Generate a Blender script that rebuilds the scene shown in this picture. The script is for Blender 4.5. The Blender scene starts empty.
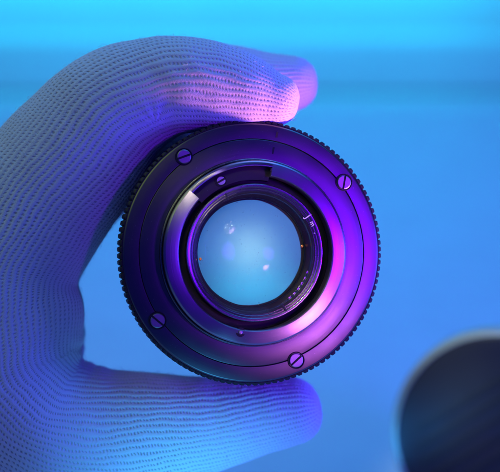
import bpy, bmesh, math, random
import numpy as np
from mathutils import Vector, Matrix
from mathutils.bvhtree import BVHTree

S = bpy.context.scene
C = S.collection
rng = np.random.default_rng(4)
R = math.radians

# ------------------------------------------------------------------ camera
PX = 500.0                     # working grid of the composition
FOV = R(22.0)
DIST = 0.3130                  # camera to the held lens, metres
K = DIST * 2 * math.tan(FOV / 2) / PX     # metres per grid unit at the lens
CAM_H = 0.25                   # camera height over the table
PITCH = R(20.0)
cam_data = bpy.data.cameras.new('camera')
cam = bpy.data.objects.new('camera', cam_data)
C.objects.link(cam)
cam.location = (0, 0, CAM_H)
cam.rotation_euler = (R(90) - PITCH, 0, 0)
cam_data.sensor_width = 36
cam_data.sensor_fit = 'HORIZONTAL'
cam_data.angle = FOV
cam_data.clip_start = 0.01
cam_data.clip_end = 50
cam_data.dof.use_dof = True
cam_data.dof.focus_distance = DIST + 0.001
cam_data.dof.aperture_fstop = 9.5
S.camera = cam
CM = Matrix.Translation((0, 0, CAM_H)) @ Matrix.Rotation(R(90) - PITCH, 4, 'X')

def P(x, y, d=0.0):
    """grid point (x right, y down) at depth d (grid units of K) behind the lens plane"""
    s = 1 + d * K / DIST
    return CM @ Vector(((x - 250) * K * s, (236 - y) * K * s, -(DIST + d * K)))

def CV(x, y, z):
    """metres right / up / towards the viewer, measured from the held lens"""
    return CM @ Vector((x, y, z - DIST))

# ------------------------------------------------------------------ world, colour
W = bpy.data.worlds.new('World'); S.world = W; W.use_nodes = True
bg = W.node_tree.nodes['Background']
bg.inputs[0].default_value = (0.005, 0.03, 1.0, 1)
bg.inputs[1].default_value = 0.20
S.view_settings.view_transform = 'Standard'
S.view_settings.look = 'None'
S.view_settings.exposure = 0
S.view_settings.gamma = 1
S.view_settings.use_curve_mapping = False
S.cycles.use_denoising = True
S.cycles.max_bounces = 12
S.cycles.transmission_bounces = 8
S.cycles.caustics_refractive = False
S.cycles.caustics_reflective = False
S.cycles.sample_clamp_indirect = 60

# ------------------------------------------------------------------ lamps
def area(name, loc, target, size, watts, col, size_y=None, spread=180):
    l = bpy.data.lights.new(name, 'AREA'); l.energy = watts; l.color = col
    l.size = size
    if size_y:
        l.shape = 'RECTANGLE'; l.size_y = size_y
    l.spread = R(spread)
    o = bpy.data.objects.new(name, l); C.objects.link(o)
    o.location = loc
    o.rotation_euler = (Vector(target) - Vector(loc)).to_track_quat('-Z', 'Y').to_euler()
    return o
def spot(name, loc, target, cone, watts, col, radius=.02, blend=.5):
    l = bpy.data.lights.new(name, 'SPOT'); l.energy = watts; l.color = col
    l.spot_size = R(cone); l.spot_blend = blend; l.shadow_soft_size = radius
    o = bpy.data.objects.new(name, l); C.objects.link(o)
    o.location = loc
    o.rotation_euler = (Vector(target) - Vector(loc)).to_track_quat('-Z', 'Y').to_euler()
    return o

# blue flood over the table and wall
area('blue_flood_lamp', (0.16, 0.56, 0.66), (-0.02, 0.80, 0.0), 0.5, 2.5, (0.05, 0.31, 1.0), None, 130)
# cyan strip fixed on the wall above the picture, turned to the wall
area('cyan_strip_lamp', (-0.045, 0.975, 0.152), (-0.045, 1.035, 0.110), 0.52, 0.27, (0.0, .86, 1.0), 0.012, 120)
# magenta lamp right, below and in front, narrow cone on the lens and the finger tips
spot('magenta_lamp', CV(0.165, -0.135, 0.030), P(335, 138, 0), 13, 5.0, (1.0, 0.33, 0.60), .010, 1.0)
# added unseen pink spot in front, only to put a highlight on the flange
spot('pink_flange_fill', CV(0.126, -0.068, 0.18), P(300, 300, 0), 8.5, 1.5, (0.95, 0.26, 1.0), .016, 1.0)
# added unseen spot behind the lens, turning the hazy rear element milky
spot('glass_veil_fill', CV(-0.002, -0.018, -0.30), P(250, 252, 0), 9, 0.62, (.62, 1.0, .7), .06, .8)
# violet soft lamp at the right
spot('violet_lamp', CV(0.155, 0.0, 0.19), P(348, 220, 0), 16, 5.4, (0.17, 0.0, 1.0), .04, 1.0)
# added second violet source, level with the lens, for the hand's inner edge
area('violet_side_fill', CV(0.24, -0.02, 0.03), P(230, 200, 0), 0.10, 0.92, (0.06, 0.05, 1.0))
# weak greyish lamp, upper left in front
area('grey_lamp', CV(-0.32, 0.30, 0.16), P(60, 150, 0), 0.35, 0.35, (0.68, 1.0, 0.15))
# added pale spot, brightening just the rim of the second lens
spot('pale_rim_fill', CV(0.03, 0.08, 0.04), P(462, 400, 480), 12, 1.84, (0.8261, 1.0, 0.7391), .02, .9)
# unseen cyan-blue spot below, standing in for table bounce on the thumb
spot('thumb_bounce_fill', CV(-0.01, -0.125, 0.07), P(190, 480, 60), 36, 0.572, (0.0577, 0.5577, 1.0), .02, .8)
# added cyan spot at table level, there only for the second lens's glint
spot('cyan_rim_fill', CV(-0.02, -0.11, -0.10), P(400, 445, 480), 13, 1.6, (0.0278, 0.3333, 1.0), .01, .8)

# ------------------------------------------------------------------ materials
def nodes(name):
    m = bpy.data.materials.new(name); m.use_nodes = True
    nt = m.node_tree
    return m, nt, nt.nodes['Principled BSDF']
def N(nt, typ, **kw):
    n = nt.nodes.new(typ)
    for k, v in kw.items(): setattr(n, k, v)
    return n
def math_node(nt, op, a, b=None, c=None, clamp=False):
    n = nt.nodes.new('ShaderNodeMath'); n.operation = op; n.use_clamp = clamp
    for i, v in enumerate((a, b, c)):
        if v is None: continue
        if isinstance(v, (int, float)): n.inputs[i].default_value = v
        else: nt.links.new(v, n.inputs[i])
    return n.outputs[0]

def metal(name, col, rough, metallic=1.0, aniso=0.0, wear=0.07, groove=0.0, groove_scale=9000, spec=.5):
    """turned metal: roughness mottling, fine scratches, optional lathe grooves and anisotropy"""
    m, nt, b = nodes(name)
    b.inputs['Metallic'].default_value = metallic
    b.inputs['Specular IOR Level'].default_value = spec
    tc = N(nt, 'ShaderNodeTexCoord')
    n1 = N(nt, 'ShaderNodeTexNoise'); n1.inputs['Scale'].default_value = 160; n1.inputs['Detail'].default_value = 6
    nt.links.new(tc.outputs['Object'], n1.inputs['Vector'])
    n2 = N(nt, 'ShaderNodeTexNoise'); n2.inputs['Scale'].default_value = 2600; n2.inputs['Detail'].default_value = 3
    nt.links.new(tc.outputs['Object'], n2.inputs['Vector'])
    rr = N(nt, 'ShaderNodeMapRange')
    rr.inputs['From Min'].default_value = .3; rr.inputs['From Max'].default_value = .7
    rr.inputs['To Min'].default_value = rough * (1 - wear); rr.inputs['To Max'].default_value = rough * (1 + wear)
    nt.links.new(n1.outputs['Fac'], rr.inputs['Value'])
    nt.links.new(rr.outputs[0], b.inputs['Roughness'])
    # pale specks of dust and rubbed spots
    cr = N(nt, 'ShaderNodeValToRGB')
    cr.color_ramp.elements[0].position = .70; cr.color_ramp.elements[0].color = (*col, 1)
    cr.color_ramp.elements[1].position = .80; cr.color_ramp.elements[1].color = (min(1, col[0] * 2 + .06), min(1, col[1] * 2 + .06), min(1, col[2] * 2 + .06), 1)
    nt.links.new(n2.outputs['Fac'], cr.inputs['Fac'])
    nt.links.new(cr.outputs['Color'], b.inputs['Base Color'])
    sx = N(nt, 'ShaderNodeSeparateXYZ'); nt.links.new(tc.outputs['Object'], sx.inputs[0])
    r2 = math_node(nt, 'ADD', math_node(nt, 'MULTIPLY', sx.outputs[0], sx.outputs[0]), math_node(nt, 'MULTIPLY', sx.outputs[1], sx.outputs[1]))
    rad = math_node(nt, 'SQRT', r2)
    h = math_node(nt, 'MULTIPLY', n2.outputs['Fac'], .25)
    if groove > 0:
        cx = N(nt, 'ShaderNodeCombineXYZ'); nt.links.new(rad, cx.inputs[0]); nt.links.new(sx.outputs[2], cx.inputs[1])
        n3 = N(nt, 'ShaderNodeTexNoise'); n3.inputs['Scale'].default_value = groove_scale; n3.inputs['Detail'].default_value = 2
        nt.links.new(cx.outputs[0], n3.inputs['Vector'])
        h = math_node(nt, 'ADD', h, math_node(nt, 'MULTIPLY', n3.outputs['Fac'], groove))
    bp = N(nt, 'ShaderNodeBump'); bp.inputs['Strength'].default_value = .35; bp.inputs['Distance'].default_value = 4e-5
    nt.links.new(h, bp.inputs['Height']); nt.links.new(bp.outputs[0], b.inputs['Normal'])
    if aniso:
        b.inputs['Anisotropic'].default_value = aniso
        tg = N(nt, 'ShaderNodeTangent', direction_type='RADIAL', axis='Z')
        nt.links.new(tg.outputs[0], b.inputs['Tangent'])
        b.inputs['Anisotropic Rotation'].default_value = .25
    return m

M = {}
M['grip'] = metal('black_anodised_grip', (.14, .13, .15), .36, 1.0, .25, groove=1.0, groove_scale=5000)
M['plate'] = metal('satin_black_plate', (.15, .135, .16), .36, 1.0, .25, groove=1.6, groove_scale=5000)
M['flange'] = metal('turned_alloy_flange', (.36, .33, .38), .31, 1.0, .8, groove=2.2, groove_scale=5000)
M['ring'] = metal('dark_turned_ring', (.30, .27, .32), .27, 1.0, .5, groove=.8)
M['black'] = metal('matt_black_paint', (.012, .012, .014), .55, 0, spec=.25)
M['steel'] = metal('screw_steel', (.36, .34, .36), .42, 1.0)
M['knurl'] = metal('black_knurl', (.02, .018, .022), .5, 0, spec=.3)
M['rubber'] = metal('black_rubber', (.028, .028, .026), .42, 0, spec=.4)
M['rim'] = metal('worn_alloy_rim', (.40, .40, .30), .4, .2)

def plain(name, col, rough=.5, emit=None, strength=0):
    m, nt, b = nodes(name)
    b.inputs['Base Color'].default_value = (*col, 1); b.inputs['Roughness'].default_value = rough
    if emit:
        b.inputs['Emission Color'].default_value = (*emit, 1); b.inputs['Emission Strength'].default_value = strength
    return m
M['paint'] = plain('white_highlight_paint', (.8, .8, .8), .5)
M['ink'] = plain('dark_engraving', (.008, .008, .01), .7)
M['amber'] = plain('amber_glint_paint', (.95, .42, .06), .2)
M['led'] = plain('led_emitter', (.9, .9, .9), .5, (1.0, .9, .75), 20)

def glass_mat(name, ior, tint=(1, 1, 1)):
    m, nt, b = nodes(name)
    b.inputs['Base Color'].default_value = (*tint, 1)
    b.inputs['Roughness'].default_value = 0.0
    b.inputs['IOR'].default_value = ior
    b.inputs['Transmission Weight'].default_value = 1
    return m
def coated_glass(name, rough, reflect, dust_veil):
    """anti-reflection coated element: refraction, a faint glossy reflection and a dusty film, its even part put in as veiling glare"""
    m, nt, b = nodes(name); nt.nodes.remove(b)
    out = [n for n in nt.nodes if n.type == 'OUTPUT_MATERIAL'][0]
    rf = N(nt, 'ShaderNodeBsdfRefraction'); rf.inputs['IOR'].default_value = 1.5; rf.inputs['Roughness'].default_value = rough
    rf.inputs['Color'].default_value = (.97, 1, .99, 1)
    gl = N(nt, 'ShaderNodeBsdfAnisotropic'); gl.inputs['Roughness'].default_value = .014
    df = N(nt, 'ShaderNodeBsdfDiffuse'); df.inputs['Color'].default_value = (.8, .8, .8, 1)
    m1 = N(nt, 'ShaderNodeMixShader'); m1.inputs[0].default_value = reflect
    m2 = N(nt, 'ShaderNodeMixShader')
    tc = N(nt, 'ShaderNodeTexCoord'); v = N(nt, 'ShaderNodeTexNoise'); v.inputs['Scale'].default_value = 1300; v.inputs['Detail'].default_value = 5
    nt.links.new(tc.outputs['Object'], v.inputs['Vector'])
    mr = N(nt, 'ShaderNodeMapRange'); mr.inputs['From Min'].default_value = .67; mr.inputs['From Max'].default_value = .76
    mr.inputs['To Min'].default_value = dust_veil; mr.inputs['To Max'].default_value = dust_veil + .22
    nt.links.new(v.outputs['Fac'], mr.inputs['Value']); nt.links.new(mr.outputs[0], m2.inputs[0])
    nt.links.new(rf.outputs[0], m1.inputs[1]); nt.links.new(gl.outputs[0], m1.inputs[2])
    nt.links.new(m1.outputs[0], m2.inputs[1]); nt.links.new(df.outputs[0], m2.inputs[2])
    nt.links.new(m2.outputs[0], out.inputs['Surface'])
    return m
M['glass'] = coated_glass('coated_glass', 0, .006, .06)
M['hazy_glass'] = coated_glass('hazy_rear_glass', .54, .0, .06)

def surface_mat(name, col, rough, scale):
    m, nt, b = nodes(name)
    tc = N(nt, 'ShaderNodeTexCoord')
    n1 = N(nt, 'ShaderNodeTexNoise'); n1.inputs['Scale'].default_value = scale; n1.inputs['Detail'].default_value = 5
    nt.links.new(tc.outputs['Object'], n1.inputs['Vector'])
    cr = N(nt, 'ShaderNodeValToRGB')
    cr.color_ramp.elements[0].position = .3; cr.color_ramp.elements[0].color = tuple(c * .93 for c in col) + (1,)
    cr.color_ramp.elements[1].position = .7; cr.color_ramp.elements[1].color = (*col, 1)
    nt.links.new(n1.outputs['Fac'], cr.inputs['Fac']); nt.links.new(cr.outputs['Color'], b.inputs['Base Color'])
    b.inputs['Roughness'].default_value = rough
    bp = N(nt, 'ShaderNodeBump'); bp.inputs['Strength'].default_value = .2; bp.inputs['Distance'].default_value = 2e-4
    nt.links.new(n1.outputs['Fac'], bp.inputs['Height']); nt.links.new(bp.outputs[0], b.inputs['Normal'])
    return m
M['table'] = surface_mat('white_laminate', (.78, .78, .78), .45, 30)
M['wall'] = surface_mat('white_wall_paint', (.78, .78, .78), .8, 12)
M['skirting'] = surface_mat('grey_skirting_paint', (.76, .76, .76), .6, 12)

# ------------------------------------------------------------------ helpers
def mesh_obj(name, verts, faces, mat, parent=None, smooth=True, sharp=None):
    me = bpy.data.meshes.new(name)
    me.from_pydata([tuple(v) for v in verts], [], faces)
    me.update()
    if mat: me.materials.append(mat)
    if smooth:
        me.polygons.foreach_set('use_smooth', [True] * len(me.polygons))
        if sharp: me.set_sharp_from_angle(angle=R(sharp))
    o = bpy.data.objects.new(name, me); C.objects.link(o)
    if parent: o.parent = parent
    return o
def empty(name, mat):
    o = bpy.data.objects.new(name, None); C.objects.link(o)
    o.matrix_world = mat; o.empty_display_size = .01
    return o
def tag(o, label=None, cat=None, group=None, kind=None):
    if label: o['label'] = label
    if cat: o['category'] = cat
    if group: o['group'] = group
    if kind: o['kind'] = kind
    return o
def densify(prof, closed, bev=.45):
    """round every profile corner a little (bev in grid units) so edges catch light"""
    out = []; n = len(prof)
    for i, p in enumerate(prof):
        if not closed and (i == 0 or i == n - 1):
            out.append(p); continue
        p = Vector(p); a = Vector(prof[i - 1]); b = Vector(prof[(i + 1) % n])
        la = (a - p).length; lb = (b - p).length
        t = min(bev, la * .35, lb * .35)
        q0 = p + (a - p).normalized() * t; q2 = p + (b - p).normalized() * t
        out += [tuple(q0), tuple((q0 + q2) * .25 + p * .5), tuple(q2)]
    return out
def lathe(name, prof, mat, parent, n=256, closed=True, rmod=None, arc=None, bev=.45, sharp=25):
    """prof = [(r, z)] in grid units, turned about local Z"""
    prof = densify(prof, closed, bev)
    m = len(prof)
    full = arc is None
    a0, a1 = (0, 2 * math.pi) if full else arc
    cnt = n if full else n + 1
    vs = []
    for i in range(cnt):
        a = a0 + (a1 - a0) * i / n
        for j, (r, z) in enumerate(prof):
            rr = r + (rmod(a, r, z) if rmod else 0)
            vs.append((rr * math.cos(a) * K, rr * math.sin(a) * K, z * K))
    fs = []
    for i in range(n):
        i2 = (i + 1) % cnt
        for j in range(m if closed else m - 1):
            j2 = (j + 1) % m
            fs.append((i * m + j, i2 * m + j, i2 * m + j2, i * m + j2))
    if not full and closed:
        fs.append(tuple(range(m - 1, -1, -1))); fs.append(tuple((cnt - 1) * m + j for j in range(m)))
    o = mesh_obj(name, vs, fs, mat, parent, True, sharp)
    bm = bmesh.new(); bm.from_mesh(o.data); bmesh.ops.recalc_face_normals(bm, faces=bm.faces); bm.to_mesh(o.data); bm.free()
    return o
def box(name, cx, cy, cz, sx, sy, sz, mat, parent=None, rot=0, bev=.0):
    bm = bmesh.new(); bmesh.ops.create_cube(bm, size=1)
    for v in bm.verts: v.co = Vector((v.co.x * sx, v.co.y * sy, v.co.z * sz))
    if bev: bmesh.ops.bevel(bm, geom=bm.edges[:], offset=bev, segments=2, affect='EDGES')
    mt = Matrix.Translation((cx, cy, cz)) @ Matrix.Rotation(rot, 4, 'Z')
    bm.transform(mt)
    me = bpy.data.meshes.new(name); bm.to_mesh(me); bm.free(); me.materials.append(mat)
    o = bpy.data.objects.new(name, me); C.objects.link(o)
    if parent: o.parent = parent
    return o

# ------------------------------------------------------------------ setting
tbl = mesh_obj('table', [(-1.5, -.4, -.03), (1.5, -.4, -.03), (1.5, 1.03, -.03), (-1.5, 1.03, -.03), (-1.5, -.4, 0), (1.5, -.4, 0), (1.5, 1.03, 0), (-1.5, 1.03, 0)],
               [(4, 5, 6, 7), (3, 2, 1, 0), (0, 1, 5, 4), (1, 2, 6, 5), (2, 3, 7, 6), (3, 0, 4, 7)], M['table'], None, False)
tag(tbl, 'white table top lit blue, stretching back under the hand', kind='structure')
wall = box('wall', 0, 1.06, .35, 3.2, .05, 1.2, M['wall'])
tag(wall, 'pale wall behind the table glowing cyan at the top', kind='structure')
sv = [(x, y, z) for x in (-1.6, 1.6) for (y, z) in ((1.024, .002), (1.022, .005), (1.026, .043), (1.030, .048), (1.034, .049), (1.034, .005))]
sk = mesh_obj('skirting', sv, [(0, 1, 2, 3, 4, 5), (11, 10, 9, 8, 7, 6)] + [(i, i + 6, (i + 1) % 6 + 6, (i + 1) % 6) for i in range(6)], M['skirting'], None, False)
tag(sk, 'low grey board along the foot of the wall', kind='structure')

# ------------------------------------------------------------------ held lens
TILT = R(9.5)
c0 = P(253.2, 252.6, 0)
lm = Matrix.Translation(c0) @ CM.to_3x3().to_4x4() @ Matrix.Rotation(TILT, 4, 'Y') @ Matrix.Rotation(R(-.5), 4, 'X')
LS = 1.017
lens = empty('camera_lens', lm @ Matrix.Scale(LS, 4))
tag(lens, 'small black lens with knurled edge held between finger and thumb of the glove', 'camera lens')

NT = 124
def teeth(a, r, z):
    if r < 129: return 0
    t = (a * NT / (2 * math.pi)) % 1.0
    s = min(1, 1.35 * abs(math.sin(math.pi * t)) ** .8)
    f = 1 if r > 131 else .35
    return (s - 1) * 3.0 * f
lathe('grip_ring', [(112.3, -1.8), (112.7, -1.4), (126.5, -3.6), (128.0, -4.8), (128.0, -36), (112.3, -36)], M['grip'], lens, 256, bev=.5)
lathe('knurled_edge', [(128.1, -5.0), (129.4, -5.1), (131.6, -7.0), (131.6, -33), (129.4, -35.8), (128.1, -35.8)], M['knurl'], lens, NT * 10, rmod=teeth, bev=.4)
lathe('rear_barrel', [(111, -38), (122, -38), (123, -40), (123, -96), (118, -100), (100, -128), (96, -128), (96, -100), (111, -60)], M['grip'], lens)
lathe('face_plate', [(92.5, -8), (92.5, 1.6), (111.4, -1.7), (111.95, -2.2), (111.95, -8)], M['plate'], lens)
# stepped mounting flange
lathe('flange_foot', [(90.6, -6), (90.6, 5.5), (91.8, 6.2), (92.4, 5.5), (92.4, -6)], M['ring'], lens)
A0, A1 = R(79), R(137)
lathe('mount_flange', [(75.5, -4), (75.5, 17.0), (76.5, 18.8), (88.2, 16.8), (89.8, 15.0), (89.6, 3), (90.4, 2), (90.4, -4)], M['flange'], lens, 256, arc=(A1, A0 + 2 * math.pi))
lathe('flange_lip', [(84.6, -4), (84.6, 17.2), (85.2, 17.4), (88.2, 17), (89.8, 15.2), (89.6, 3), (90.4, 2), (90.4, -4)], M['flange'], lens, 80, arc=(A0, A1))
lathe('recess_floor', [(71, -4), (71, 8.6), (84.4, 8.6), (84.4, -4)], M['knurl'], lens, 80, arc=(A0, A1))
lathe('light_trap', [(67.6, -6), (67.6, 1), (75.3, 1), (75.3, -6)], M['black'], lens)
# threaded inner ring and stepped cone down to the glass
lathe('inner_ring', [(57.6, -3), (58.0, 6.0), (58.8, 7.4), (59.6, 8.6), (60.2, 10.4), (61.0, 9.6), (61.9, 11.2), (62.6, 10.2), (63.5, 12.0), (64.2, 12.9), (66.6, 13.2), (67.4, 12.4), (67.4, -6), (64, -6)], M['ring'], lens)
cone = [(67, -7)]
z = -4.0; r = 55.9
cone = [(63.5, -7)]
prof = [(63.6, -6.4), (58.4, -3.2)]
for i in range(4):
    prof += [(57.6 - i * .9, -3.4 - i * 1.7), (56.9 - i * .9, -4.9 - i * 1.7)]
prof += [(53.8, -12), (53.8, -15), (63.6, -15)]
lathe('retaining_ring', prof, M['ring'], lens, bev=.15)
lathe('inner_tube', [(54.7, -15.4), (53.6, -70), (60, -74), (92, -126), (95, -126), (95, -100), (90, -60), (70, -15.4)], M['black'], lens)
NB = 8
ap = []
for i in range(192):
    a = 2 * math.pi * i / 192
    seg = 2 * math.pi / NB
    t = (a + R(12)) % seg - seg / 2
    rin = 49.2 * (.14 * math.cos(seg / 2) / math.cos(t) / math.cos(seg / 4) + .86)
    ap.append((math.cos(a), math.sin(a), rin))
av = []
for (cx_, sy_, rin) in ap:
    for (rr, zz) in ((rin, -26.0), (54.6, -25.0), (54.6, -26.4), (rin, -26.5)):
        av.append((cx_ * rr * K, sy_ * rr * K, zz * K))
af = []
for i in range(192):
    i2 = (i + 1) % 192
    for j in range(4): af.append((i * 4 + j, i2 * 4 + j, i2 * 4 + (j + 1) % 4, i * 4 + (j + 1) % 4))
mesh_obj('aperture_blades', av, af, M['black'], lens, True, 30)

# glass element
def lens_disc(name, r, zf, zr, Rf, Rr, mat, parent, n=128, m=26):
    vs = []; fs = []
    def sag(Rc, q): return Rc - math.sqrt(Rc * Rc - q * q)
    front = [(r * j / m, zf + sag(Rf, r) - sag(Rf, r * j / m)) for j in range(m + 1)]
    rear = [(r * j / m, zr - sag(Rr, r) + sag(Rr, r * j / m)) for j in range(m, -1, -1)]
    prof = front + rear
    L = len(prof)
    vs.append((0, 0, prof[0][1] * K)); 
    idx = {}
    for j, (q, z) in enumerate(prof[1:-1], 1):
        for i in range(n):
            a = 2 * math.pi * i / n
            idx[i, j] = len(vs); vs.append((q * math.cos(a) * K, q * math.sin(a) * K, z * K))
    last = len(vs); vs.append((0, 0, prof[-1][1] * K))
    for i in range(n):
        i2 = (i + 1) % n
        fs.append((0, idx[i, 1], idx[i2, 1]))
        for j in range(1, L - 2):
            fs.append((idx[i, j], idx[i, j + 1], idx[i2, j + 1], idx[i2, j]))
        fs.append((idx[i, L - 2], last, idx[i2, L - 2]))
    return mesh_obj(name, vs, fs, mat, parent, True, 30)
lens_disc('front_glass', 53.6, -12.2, -15.0, 115, 700, M['glass'], lens)
lens_disc('rear_glass', 53.4, -46, -52, 190, 190, M['hazy_glass'], lens)

def radial(px, py, zc=0):
    """grid position of a mark seen at (px, py) -> local x, y on the lens (axis near 252/253)"""
    return px, py
# screws
def screw(ang, rr, z, rad, slot, mat=M['steel']):
    x, y = rr * math.cos(ang), rr * math.sin(ang)
    n = 40; vs = []; fs = []
    prof = densify([(0, 0), (rad, 0), (rad, -3)], False, .8)
    o = lathe('screw', [(rad + 1.6, -2.2), (rad + 1.6, .15), (rad + .5, .1), (rad + .4, -2.2)], M['black'], lens, 40)
    head = None
    bm = bmesh.new()
    # head built as two half domes either side of a recessed slot
    w = 1.0
    for sgn in (-1, 1):
        pts = []
        for i in range(25):
            a = math.pi * i / 24
            pts.append((rad * math.cos(a), max(w, rad * math.sin(a)) * 1.0))
        pts = [(px, py * sgn) for px, py in pts]
        top = [bm.verts.new((px * .86, (w if abs(py) <= w + .01 else abs(py) * .86 + w * .14) * sgn, 1.0)) for px, py in pts]
        mid = [bm.verts.new((px * .97, (w if abs(py) <= w + .01 else abs(py) * .97 + w * .03) * sgn, .65)) for px, py in pts]
        low = [bm.verts.new((px, py, -1.6)) for px, py in pts]
        def f(*v):
            try: bm.faces.new(v)
            except ValueError: pass
        c = bm.verts.new((0, (rad * .45) * sgn, 1.0))
        for i in range(24):
            f(c, top[i], top[i + 1]); f(top[i], mid[i], mid[i + 1], top[i + 1]); f(mid[i], low[i], low[i + 1], mid[i + 1])
        f(c, top[24], top[0]); f(top[24], mid[24], mid[0], top[0]); f(mid[24], low[24], low[0], mid[0])
    fl = [bm.verts.new((rad * .98 * math.cos(2 * math.pi * i / 24), rad * .98 * math.sin(2 * math.pi * i / 24), -.6)) for i in range(24)]
    bm.faces.new(fl)
    bmesh.ops.recalc_face_normals(bm, faces=bm.faces)
    for v in bm.verts: v.co *= K
    me = bpy.data.meshes.new('screw'); bm.to_mesh(me); bm.free(); me.materials.append(mat)
    me.polygons.foreach_set('use_smooth', [True] * len(me.polygons)); me.set_sharp_from_angle(angle=R(9))
    h = bpy.data.objects.new('screw', me); C.objects.link(h); h.parent = lens
    h.location = (x * K, y * K, z * K); h.rotation_euler = (0, 0, slot)
    o.name = 'screw_seat'; o.parent = h; o.matrix_parent_inverse.identity()
    sl = box('slot', 0, 0, .25 * K, rad * 1.9 * K, 1.9 * K, .5 * K, M['ink'], h)
    return h
screw(R(37.2), 115.5, -.6, 7.0, R(80))
screw(R(126), 116, -.6, 7.0, R(20))
screw(R(215), 115, -.6, 7.2, R(140))
screw(R(-68), 115, -.6, 7.0, R(42))
screw(R(115.5), 77.5, 9.2, 4.4, R(30))
# small alignment pin with collar, low on the flange
px_, py_ = 78.5 * math.cos(R(258.5)), 78.5 * math.sin(R(258.5))
pin = lathe('pin', [(.01, 20), (1.6, 20), (2.2, 19), (2.2, 17), (.01, 17)], M['steel'], lens, 24, bev=.3); pin.location = (px_ * K, py_ * K, 0)
col_ = lathe('pin_collar', [(2.3, 17), (2.3, 18.2), (4.6, 18.25), (4.6, 17)], M['black'], lens, 24, bev=.1); col_.parent = pin
# slots of the retaining ring, two opposite pairs of faces
def slot(ang, r0, r1, w, z, mat, name='slot'):
    rc = (r0 + r1) / 2
    return box(name, rc * math.cos(ang) * K, rc * math.sin(ang) * K, z * K, (r1 - r0) * K, w * K, .5 * K, mat, lens, ang)
slot(R(117), 57.5, 66.5, 1.5, 12.75, M['ink'])
slot(R(-62), 57.5, 66.5, 1.5, 12.75, M['ink'])
# engraved marks on the grip ring and plate
slot(R(78.2), 114, 122, 2.0, -2.2, M['ink'], 'index_mark')
slot(R(78.6), 97.5, 106, 1.4, .2, M['ink'], 'index_mark')
slot(R(79.5), 80.5, 83.5, 1.4, 17.9, M['ink'], 'index_mark')
# small teeth seen low on the right of the retaining ring
for i in range(6):
    slot(R(-20 - i * 6.2), 56.2, 58.4, 2.6, 3.6, M['ring'], 'spanner_tooth')
# white glyphs on the inner ring, bright highlights put into paint
def letter(ch, ang, r, size, mat):
    cu = bpy.data.curves.new('highlight_glyph', 'FONT'); cu.body = ch; cu.size = size * K; cu.align_x = 'CENTER'; cu.align_y = 'CENTER'
    cu.extrude = .12 * K; cu.offset = .1 * K
    t = bpy.data.objects.new('highlight_glyph', cu); C.objects.link(t)
    dg = bpy.context.evaluated_depsgraph_get()
    me = bpy.data.meshes.new_from_object(t.evaluated_get(dg)); me.name = 'highlight_glyph'
    bpy.data.objects.remove(t); bpy.data.curves.remove(cu)
    me.materials.clear(); me.materials.append(mat)
    o = bpy.data.objects.new('highlight_glyph', me); C.objects.link(o); o.parent = lens
    o.location = (r * math.cos(ang) * K, r * math.sin(ang) * K, 13.0 * K); o.rotation_euler = (0, 0, ang - R(90))
    return o
letter('J', R(34), 63.2, 9.5, M['paint'])
letter('m', R(26.5), 63.4, 6.5, M['paint'])
letter('.', R(18), 63.4, 7, M['paint'])
# two amber dots at the glass edge, warm reflections put into solid colour
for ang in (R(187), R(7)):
    s = lathe('amber_glint', [(.01, -10.5), (1.2, -10.8), (1.6, -11.6), (.01, -11.6)], M['amber'], lens, 16, bev=.2)
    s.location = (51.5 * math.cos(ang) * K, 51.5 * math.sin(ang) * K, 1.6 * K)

# ------------------------------------------------------------------ second lens lying on the table
ry = 439; ang = PITCH + math.atan((ry - 236) * K / DIST)
RF = .0365
s_ = (CAM_H - RF * 1.03) / math.sin(ang)
dirv = (P(500, ry, 0) - cam.location).normalized()
c2 = cam.location + dirv * s_
toward = Vector((-.30, -1, 0)).normalized()
elev = R(14)
axis = (toward * math.cos(elev) + Vector((0, 0, math.sin(elev)))).normalized()
q = axis.to_track_quat('Z', 'Y')
lens2 = empty('camera_lens', Matrix.Translation(c2) @ q.to_matrix().to_4x4())
tag(lens2, 'large black lens with pale metal rim lying blurred on the blue table', 'camera lens')
u2 = RF / K
lathe('front_rim', [(u2 - 9, -1), (u2 - 8, 0), (u2 - 1.5, -5), (u2, -7), (u2, -34), (u2 - 3, -36), (u2 - 9, -36)], M['rim'], lens2, bev=.8)
nr = 60
lathe('barrel', [(u2 - 7, -37), (u2 - 4, -37), (u2 - 3, -50), (u2 - 30, -120), (u2 - 42, -170), (u2 - 46, -172), (u2 - 46, -120)], M['rubber'], lens2)
# a domed black cap closes the front, with straight grip ridges across it
lathe('lens_cap', [(.01, 3.5), (u2 * .5, 2.6), (u2 * .82, .8), (u2 - 12, -.6), (u2 - 9.2, -2.2), (u2 - 9.2, -8), (.01, -8)], M['rubber'], lens2, bev=.6)
for i in range(7):
    q_ = -66 + i * 22
    L_ = 2 * math.sqrt((u2 * .72) ** 2 - q_ ** 2)
    rg = box('cap_ridge', 0, 0, 0, L_ * K, 6 * K, 5.0 * K, M['rubber'], lens2, 0, 1.2 * K)
    rg.rotation_euler = (0, 0, R(38)); rg.location = (-q_ * math.sin(R(38)) * K, q_ * math.cos(R(38)) * K, 2.6 * K)
lathe('mount', [(u2 - 64, -172), (u2 - 47, -172), (u2 - 47, -184), (u2 - 64, -184)], M['rim'], lens2)

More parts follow.
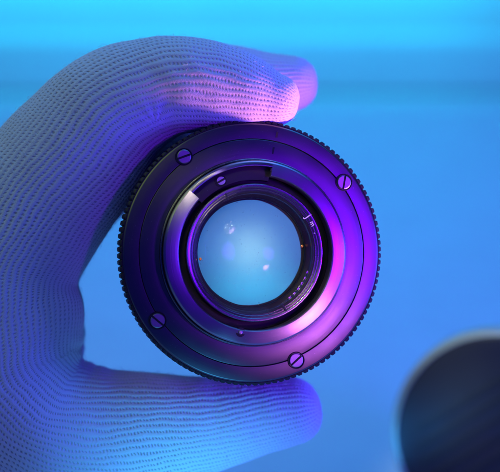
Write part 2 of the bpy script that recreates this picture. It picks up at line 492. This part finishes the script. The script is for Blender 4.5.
# ------------------------------------------------------------------ gloved hand
def spline(pts, n):
    """Catmull-Rom through rows of numbers, arc-length resampled on the first three"""
    p = np.array(pts, float)
    p = np.vstack([2 * p[0] - p[1], p, 2 * p[-1] - p[-2]])
    out = []
    for i in range(1, len(p) - 2):
        for t in np.linspace(0, 1, 24, endpoint=False):
            a, b, c, d = p[i - 1], p[i], p[i + 1], p[i + 2]
            out.append(.5 * ((2 * b) + (c - a) * t + (2 * a - 5 * b + 4 * c - d) * t * t + (3 * b - a - 3 * c + d) * t ** 3))
    out.append(p[-2]); out = np.array(out)
    s = np.concatenate([[0], np.cumsum(np.linalg.norm(np.diff(out[:, :3], axis=0), axis=1))])
    q = np.linspace(0, s[-1], n)
    return np.stack([np.interp(q, s, out[:, k]) for k in range(out.shape[1])], 1), q

def tube(stations, tip0=True, tip1=True, nth=96, step=4.0, ncol=(40, 40)):
    """stations: x, y, depth, half width, half depth, columns per turn. Returns verts (camera-plane metres), tris, uv"""
    L = 0
    pts = []
    for (x, y, d, a, b, nc) in stations:
        s = 1 + d * K / DIST
        pts.append(((x - 250) * s, (236 - y) * s, -d, a * s, b * s, nc))
    tmp, qq = spline(pts, 60)
    n = max(12, int(qq[-1] / step))
    p, q = spline(pts, n)
    tot = q[-1]
    cen = p[:, :3].copy(); a = p[:, 3].copy(); b = p[:, 4].copy(); nc = p[:, 5]
    # closing caps: rounded ends, the last a0 of length shrinks like a circle quarter
    extra = []
    def cap(end):
        A = (a[0] if end == 0 else a[-1])
        i = 0 if end == 0 else -1
        t = cen[i] - cen[1 if end == 0 else -2]; t /= np.linalg.norm(t)
        rows = []
        for k in range(1, 13):
            ph = k / 12 * math.pi / 2
            f = max(math.cos(ph) ** .85, .004) if k < 12 else .004
            rows.append((cen[i] + t * A * .92 * math.sin(ph), a[i] * f, b[i] * f, nc[i], A * .92 * math.sin(ph)))
        return rows
    C_ = list(zip(cen, a, b, nc, q))
    if tip0: C_ = [(r[0], r[1], r[2], r[3], -r[4]) for r in reversed(cap(0))] + C_
    if tip1: C_ = C_ + [(r[0], r[1], r[2], r[3], tot + r[4]) for r in cap(1)]
    cen = np.array([r[0] for r in C_]); a = np.array([r[1] for r in C_]); b = np.array([r[2] for r in C_])
    nc = np.array([r[3] for r in C_]); q = np.array([r[4] for r in C_])
    m = len(cen)
    T = np.gradient(cen, axis=0); T /= np.linalg.norm(T, axis=1)[:, None]
    F = np.array([0, 0, 1.0])                    # towards the viewer
    Inn = np.cross(T, F); Inn /= np.linalg.norm(Inn, axis=1)[:, None]   # side direction in the plane
    Fr = np.cross(Inn, T)
    th = np.linspace(0, 2 * math.pi, nth + 1) - math.pi / 2             # seam at the back
    V = (cen[:, None, :] + Inn[:, None, :] * (a[:, None] * np.cos(th))[..., None] + Fr[:, None, :] * (b[:, None] * np.sin(th))[..., None])
    U = (th - math.pi / 2)[None, :] / (2 * math.pi) * nc[:, None]
    Vv = np.repeat((q)[:, None], nth + 1, 1)
    idx = np.arange(m * (nth + 1)).reshape(m, nth + 1)
    A_ = idx[:-1, :-1].ravel(); B_ = idx[:-1, 1:].ravel(); D_ = idx[1:, :-1].ravel(); E_ = idx[1:, 1:].ravel()
    tris = np.concatenate([np.stack([A_, B_, E_], 1), np.stack([A_, E_, D_], 1)])
    return V.reshape(-1, 3), tris, np.stack([U.ravel(), Vv.ravel()], 1), (m, nth + 1)

tubes = []
# index finger, palm edge and thumb: one sweep
tubes.append(tube([
    (276, 100, 24, 26, 28, 34), (256, 95.5, 26, 35.5, 35, 36), (228, 89.5, 28, 43, 39, 38), (190, 85, 30, 48.5, 43, 40),
    (160, 88.5, 34, 52.5, 44, 44), (118, 108, 38, 63, 48, 50), (81, 147, 44, 71, 52, 58), (37, 203, 52, 76, 56, 66), (5, 258, 58, 78, 60, 72),
    (-2, 310, 62, 86, 62, 74), (2, 372, 68, 84, 62, 74), (42, 418, 76, 74, 58, 66), (95, 432, 82, 66, 52, 56), (150, 430, 86, 58, 48, 50),
    (205, 425, 88, 49, 44, 46), (252, 417, 90, 40.5, 40, 42), (290, 411, 92, 34.5, 35, 38)]))
# middle, ring and little finger behind
tubes.append(tube([(292, 83.5, 112, 28, 28, 34), (258, 85, 112, 34, 33, 36), (220, 80, 112, 36, 36, 38), (172, 94, 112, 44, 40, 42),
                   (134, 139, 116, 47, 44, 44), (72, 195, 122, 50, 50, 46), (12, 248, 128, 58, 54, 50)]))
tubes.append(tube([(250, 92, 186, 25, 26, 34), (205, 86, 188, 32, 33, 36), (150, 92, 190, 36, 36, 38), (105, 128, 192, 42, 42, 42), (48, 190, 194, 46, 48, 46), (0, 250, 196, 54, 52, 50)]))
tubes.append(tube([(205, 102, 246, 22, 23, 32), (165, 98, 248, 27, 28, 34), (115, 130, 250, 34, 34, 36), (56, 192, 252, 38, 42, 42), (-10, 260, 252, 50, 50, 50)]))
# palm in depth, then wrist running out to the left
tubes.append(tube([(-10, 300, 70, 75, 80, 70), (-30, 300, 140, 88, 88, 70), (-45, 300, 230, 74, 74, 70)]))
tubes.append(tube([(-20, 330, 110, 110, 95, 90), (-140, 370, 150, 118, 98, 90), (-300, 420, 190, 112, 92, 90), (-620, 500, 250, 120, 100, 90)]))

allv = []; allt = []; alluv = []; off = 0; bl_faces = []
bm_v = []
for (V, T_, UV, (m_, n_)) in tubes:
    allv.append(V); allt.append(T_ + off); alluv.append(UV); off += len(V)
allv = np.concatenate(allv) * K; allt = np.concatenate(allt); alluv = np.concatenate(alluv)
# union through a voxel remesh
src = bpy.data.meshes.new('src'); 
src.from_pydata(allv.tolist(), [], allt.tolist()); src.update()
bm = bmesh.new(); bm.from_mesh(src); bmesh.ops.remove_doubles(bm, verts=bm.verts, dist=1e-6)
bmesh.ops.holes_fill(bm, edges=[e for e in bm.edges if e.is_boundary], sides=0)
bmesh.ops.recalc_face_normals(bm, faces=bm.faces)
bm.to_mesh(src); bm.free()
so = bpy.data.objects.new('src', src); C.objects.link(so)
md = so.modifiers.new('r', 'REMESH'); md.mode = 'VOXEL'; md.voxel_size = .00062; md.adaptivity = 0
dg = bpy.context.evaluated_depsgraph_get()
hm = bpy.data.meshes.new_from_object(so.evaluated_get(dg))
nv = len(hm.vertices)
co = np.empty(nv * 3); hm.vertices.foreach_get('co', co); co = co.reshape(-1, 3)
ed = np.empty(len(hm.edges) * 2, int); hm.edges.foreach_get('vertices', ed); ed = ed.reshape(-1, 2)
deg = np.bincount(ed.ravel(), minlength=nv)[:, None]
def lap(x):
    s = np.zeros_like(x)
    for k in range(x.shape[1]):
        s[:, k] = np.bincount(ed[:, 0], x[ed[:, 1], k], nv) + np.bincount(ed[:, 1], x[ed[:, 0], k], nv)
    return s / deg
for i in range(10):
    co += .5 * (lap(co) - co)
hm.vertices.foreach_set('co', co.ravel()); hm.update()
# one level of subdivision for the stitch relief
bpy.data.objects.remove(so)
ho = bpy.data.objects.new('hh', hm); C.objects.link(ho)
md = ho.modifiers.new('s', 'SUBSURF'); md.levels = 1; md.render_levels = 1
dg = bpy.context.evaluated_depsgraph_get()
hm2 = bpy.data.meshes.new_from_object(ho.evaluated_get(dg)); bpy.data.objects.remove(ho)
hm2.name = 'gloved_hand'
nv = len(hm2.vertices); co = np.empty(nv * 3); hm2.vertices.foreach_get('co', co); co = co.reshape(-1, 3)
nr_ = np.empty(nv * 3); hm2.vertex_normals.foreach_get('vector', nr_); nr_ = nr_.reshape(-1, 3)
# carry the knit coordinates over from the sweeps
bvh = BVHTree.FromPolygons(allv.tolist(), allt.tolist())
fi = np.zeros(nv, int); hit = np.zeros((nv, 3))
near = bvh.find_nearest
for i, c in enumerate(co.tolist()):
    l, nn, k, d = near(c)
    fi[i] = k; hit[i] = l
T3 = allt[fi]; A = allv[T3[:, 0]]; B = allv[T3[:, 1]]; D = allv[T3[:, 2]]
v0 = B - A; v1 = D - A; v2 = hit - A
d00 = (v0 * v0).sum(1); d01 = (v0 * v1).sum(1); d11 = (v1 * v1).sum(1); d20 = (v2 * v0).sum(1); d21 = (v2 * v1).sum(1)
den = d00 * d11 - d01 * d01; den[np.abs(den) < 1e-24] = 1e-24
w1 = np.clip((d11 * d20 - d01 * d21) / den, 0, 1); w2 = np.clip((d00 * d21 - d01 * d20) / den, 0, 1); w0 = 1 - w1 - w2
uv = alluv[T3[:, 0]] * w0[:, None] + alluv[T3[:, 1]] * w1[:, None] + alluv[T3[:, 2]] * w2[:, None]
U = uv[:, 0] * 1.14
VP = 3.55                                        # stitch length, grid units
sg = np.linspace(-80, 1400, 600); loc = 3.35 + 1.0 * np.exp(-((sg - 360) / 150) ** 2)
cum = np.concatenate([[0], np.cumsum(np.diff(sg) / loc[1:])]); Vc = np.interp(uv[:, 1], sg, cum)
# uneven tension of the knit
X = co / K
U = U + .22 * np.sin(X[:, 0] / 31 + X[:, 1] / 19) + .13 * np.sin(X[:, 1] / 9.3 - X[:, 0] / 14)
Vc = Vc + .35 * np.sin(X[:, 0] / 17 + 1.3) * np.sin(X[:, 1] / 23)
# soft folds in the cloth
fold = (np.sin(X[:, 0] / 22 + np.sin(X[:, 1] / 27) * 1.6) * np.sin(X[:, 1] / 33 + 1) * .9 + .5 * np.sin(X[:, 0] / 9 + X[:, 1] / 13) * np.sin(X[:, 2] / 11 + X[:, 1] / 30))
cr_ = np.random.default_rng(5); colr = cr_.uniform(-.5, .5, 400)
Vc = Vc + colr[(np.floor(U).astype(int) + 150) % 400]
U = U + .05 * np.sin(X[:, 0] / 4.1 + X[:, 1] / 6.3) + .05 * np.sin(X[:, 1] / 3.7 - X[:, 0] / 8)
rib = np.cos(2 * math.pi * U)                     # +1 on the rib
st = np.cos(2 * math.pi * Vc)
def gsn(x0, y0, sx, sy): return np.exp(-(((X[:, 0] - x0) / sx) ** 2 + ((X[:, 1] - y0) / sy) ** 2))
front = (X[:, 2] > -130)
# gathers fanning out of the inner bend of the finger, the web of the thumb and the thumb joints
an_ = np.arctan2(X[:, 1] - 112, X[:, 0] + 94)
fold = fold + front * gsn(-94, 118, 26, 30) * .8 * np.sin(an_ * 9 + 1)
aw = np.arctan2(X[:, 1] + 120, X[:, 0] + 160)
fold = fold + front * gsn(-172, -118, 36, 34) * 1.4 * np.sin(aw * 8)
for (x0, w_, am) in ((-32, 9, .9), (10, 9, .8), (-66, 10, .6)):
    fold = fold + front * (X[:, 1] < -120) * am * -np.exp(-((X[:, 0] - x0 + (X[:, 1] + 190) * .25 + 3 * np.sin(X[:, 1] / 11)) / w_) ** 2)
fold = fold + front * .7 * gsn(-60, 150, 60, 40) * np.sin(X[:, 0] / 5.5 + X[:, 1] / 16 + 2 * np.sin(X[:, 1] / 13))
relief = .27 * rib + .17 * np.clip(-rib, 0, 1) * (st) - .1
co2 = co + nr_ * ((fold * .55 + relief) * K)[:, None]
hm2.vertices.foreach_set('co', co2.ravel())
at = hm2.attributes.new('knit', 'FLOAT_VECTOR', 'POINT')
at.data.foreach_set('vector', np.stack([U, Vc, np.zeros(nv)], 1).ravel())
hm2.polygons.foreach_set('use_smooth', [True] * len(hm2.polygons)); hm2.update()
print('hand verts', nv, 'faces', len(hm2.polygons))

m, nt, b = nodes('white_knit_cotton')
an = N(nt, 'ShaderNodeAttribute', attribute_name='knit')
sp = N(nt, 'ShaderNodeSeparateXYZ'); nt.links.new(an.outputs['Vector'], sp.inputs[0])
tc = N(nt, 'ShaderNodeTexCoord')
nz = N(nt, 'ShaderNodeTexNoise'); nz.inputs['Scale'].default_value = 1100; nz.inputs['Detail'].default_value = 5
nt.links.new(tc.outputs['Object'], nz.inputs['Vector'])
jit = math_node(nt, 'MULTIPLY', math_node(nt, 'SUBTRACT', nz.outputs['Fac'], .5), 1.1)
uu = math_node(nt, 'ADD', sp.outputs[0], math_node(nt, 'MULTIPLY', jit, .35))
fr = math_node(nt, 'SUBTRACT', math_node(nt, 'FRACT', sp.outputs[0]), .5)
vv = math_node(nt, 'ADD', math_node(nt, 'ADD', sp.outputs[1], jit), math_node(nt, 'MULTIPLY', fr, .9))
cu_ = math_node(nt, 'COSINE', math_node(nt, 'MULTIPLY', uu, 2 * math.pi))
cv_ = math_node(nt, 'COSINE', math_node(nt, 'MULTIPLY', vv, 2 * math.pi))
# hole = valley between ribs AND gap between stitches
hu = math_node(nt, 'MULTIPLY', math_node(nt, 'SUBTRACT', .02, cu_), 1.1, clamp=True)
hv = math_node(nt, 'ADD', math_node(nt, 'MULTIPLY', cv_, -.75), .38, clamp=True)
hole = math_node(nt, 'MULTIPLY', hu, hv, clamp=True)
big = N(nt, 'ShaderNodeTexNoise'); big.inputs['Scale'].default_value = 45; big.inputs['Detail'].default_value = 2
nt.links.new(tc.outputs['Object'], big.inputs['Vector'])
amp = N(nt, 'ShaderNodeMapRange'); amp.inputs['From Min'].default_value = .3; amp.inputs['From Max'].default_value = .7
amp.inputs['To Min'].default_value = .25; amp.inputs['To Max'].default_value = .9
nt.links.new(big.outputs['Fac'], amp.inputs['Value'])
hole2 = math_node(nt, 'MULTIPLY', hole, amp.outputs[0], clamp=True)
mx = N(nt, 'ShaderNodeMix', data_type='RGBA')
mx.inputs['A'].default_value = (.78, .78, .77, 1); mx.inputs['B'].default_value = (.32, .31, .31, 1)  # hole colour darkened for skin and shade inside the gaps
nt.links.new(hole2, mx.inputs['Factor']); nt.links.new(mx.outputs['Result'], b.inputs['Base Color'])
b.inputs['Roughness'].default_value = .9; b.inputs['Specular IOR Level'].default_value = .15
b.inputs['Sheen Weight'].default_value = .25; b.inputs['Sheen Roughness'].default_value = .5
# twisted yarn on the ribs
tw = math_node(nt, 'ABSOLUTE', math_node(nt, 'SUBTRACT', math_node(nt, 'FRACT', math_node(nt, 'ADD', uu, .5)), .5))
ch = math_node(nt, 'COSINE', math_node(nt, 'MULTIPLY', math_node(nt, 'ADD', sp.outputs[1], math_node(nt, 'MULTIPLY', tw, 1.6)), 4 * math.pi))
hgt = math_node(nt, 'ADD', math_node(nt, 'MULTIPLY', hole, -1.0), math_node(nt, 'MULTIPLY', nz.outputs['Fac'], .8))
hgt = math_node(nt, 'ADD', hgt, math_node(nt, 'MULTIPLY', ch, .09))
bp = N(nt, 'ShaderNodeBump'); bp.inputs['Strength'].default_value = .6; bp.inputs['Distance'].default_value = 2.0e-4
nt.links.new(hgt, bp.inputs['Height']); nt.links.new(bp.outputs[0], b.inputs['Normal'])
hm2.materials.clear(); hm2.materials.append(m)
hand = bpy.data.objects.new('gloved_hand', hm2); C.objects.link(hand)
hand.matrix_world = CM @ Matrix.Translation((0, 0, -DIST))
tag(hand, 'left hand in a white ribbed knit cotton glove pinching the small lens', 'gloved hand')

# ------------------------------------------------------------------ led work lamp behind the camera (its dots mirror in the glass)
lp = CV(-.055, .210, .452)
tl = (c0 - Vector(lp)).to_track_quat('Z', 'Y')
led = empty('led_work_lamp', Matrix.Translation(lp) @ tl.to_matrix().to_4x4())
tag(led, 'small round led work lamp standing behind the viewer', 'lamp')
hs = lathe('housing', [(.01, 0), (0.058 / K, 0), (.060 / K, .004 / K), (.060 / K, .006 / K), (.062 / K, .006 / K), (.062 / K, -.01 / K), (.01, -.03 / K)], M['black'], led, 48)
hs.rotation_euler = (0, math.pi, 0); hs.rotation_euler = (0, 0, 0)
LEDW = 1.6e-4
for (x, y) in ((0, 0), (.034, .006), (-.034, -.004), (.020, .042), (-.017, .040), (.018, -.042), (-.020, -.040)):
    o = lathe('led', [(.01, 0), (.004 / K, 0), (.0032 / K, .0012 / K), (.01, .0018 / K)], M['led'], led, 12, closed=False)
    o.rotation_euler = (0, 0, 0); o.location = (x, y, .0003)
    # added narrow area light per die, so its dot mirrors in the glass
    ld = bpy.data.lights.new('led_beam', 'AREA'); ld.shape = 'DISK'; ld.size = .007; ld.energy = LEDW; ld.color = (1.0, .9, .72); ld.spread = R(5)
    lo = bpy.data.objects.new('led_beam', ld); C.objects.link(lo)
    wp = led.matrix_world @ Vector((x, y, .004)); lo.location = wp
    lo.rotation_euler = (c0 - wp).to_track_quat('-Z', 'Y').to_euler()
led.rotation_mode = 'XYZ'

# loose fibres standing off the knit
fr_ = np.random.default_rng(9)
cand = np.nonzero(co2[:, 2] > -.045)[0]
pick = fr_.choice(cand, 14000, replace=False)
fv = []; ff = []
for k in pick:
    p = co2[k]; n_ = nr_[k]
    t_ = fr_.normal(size=3); t_ -= n_ * t_.dot(n_); t_ /= np.linalg.norm(t_) + 1e-9
    ln = fr_.uniform(.0004, .0015) * (1.8 if fr_.random() < .04 else 1); r0 = 2.2e-5
    w = np.cross(n_, t_); b0 = len(fv)
    curl = fr_.uniform(-.5, .5)
    for q_ in range(4):
        f_ = q_ / 3
        c_ = p + t_ * ln * f_ + n_ * ln * .75 * math.sin(f_ * 2.2) * .6 + w * ln * curl * f_ * f_
        for a_ in (0, 2.09, 4.19):
            fv.append(c_ + (n_ * math.cos(a_) + w * math.sin(a_)) * r0)
    for q_ in range(3):
        for a_ in range(3):
            i0 = b0 + q_ * 3 + a_; i1 = b0 + q_ * 3 + (a_ + 1) % 3
            ff.append((i0, i1, i1 + 3, i0 + 3))
M['fibre'] = plain('cotton_fibre', (.8, .8, .8), .8)
fo = mesh_obj('loose_fibres', fv, ff, M['fibre'], hand)
fo['kind'] = 'stuff'
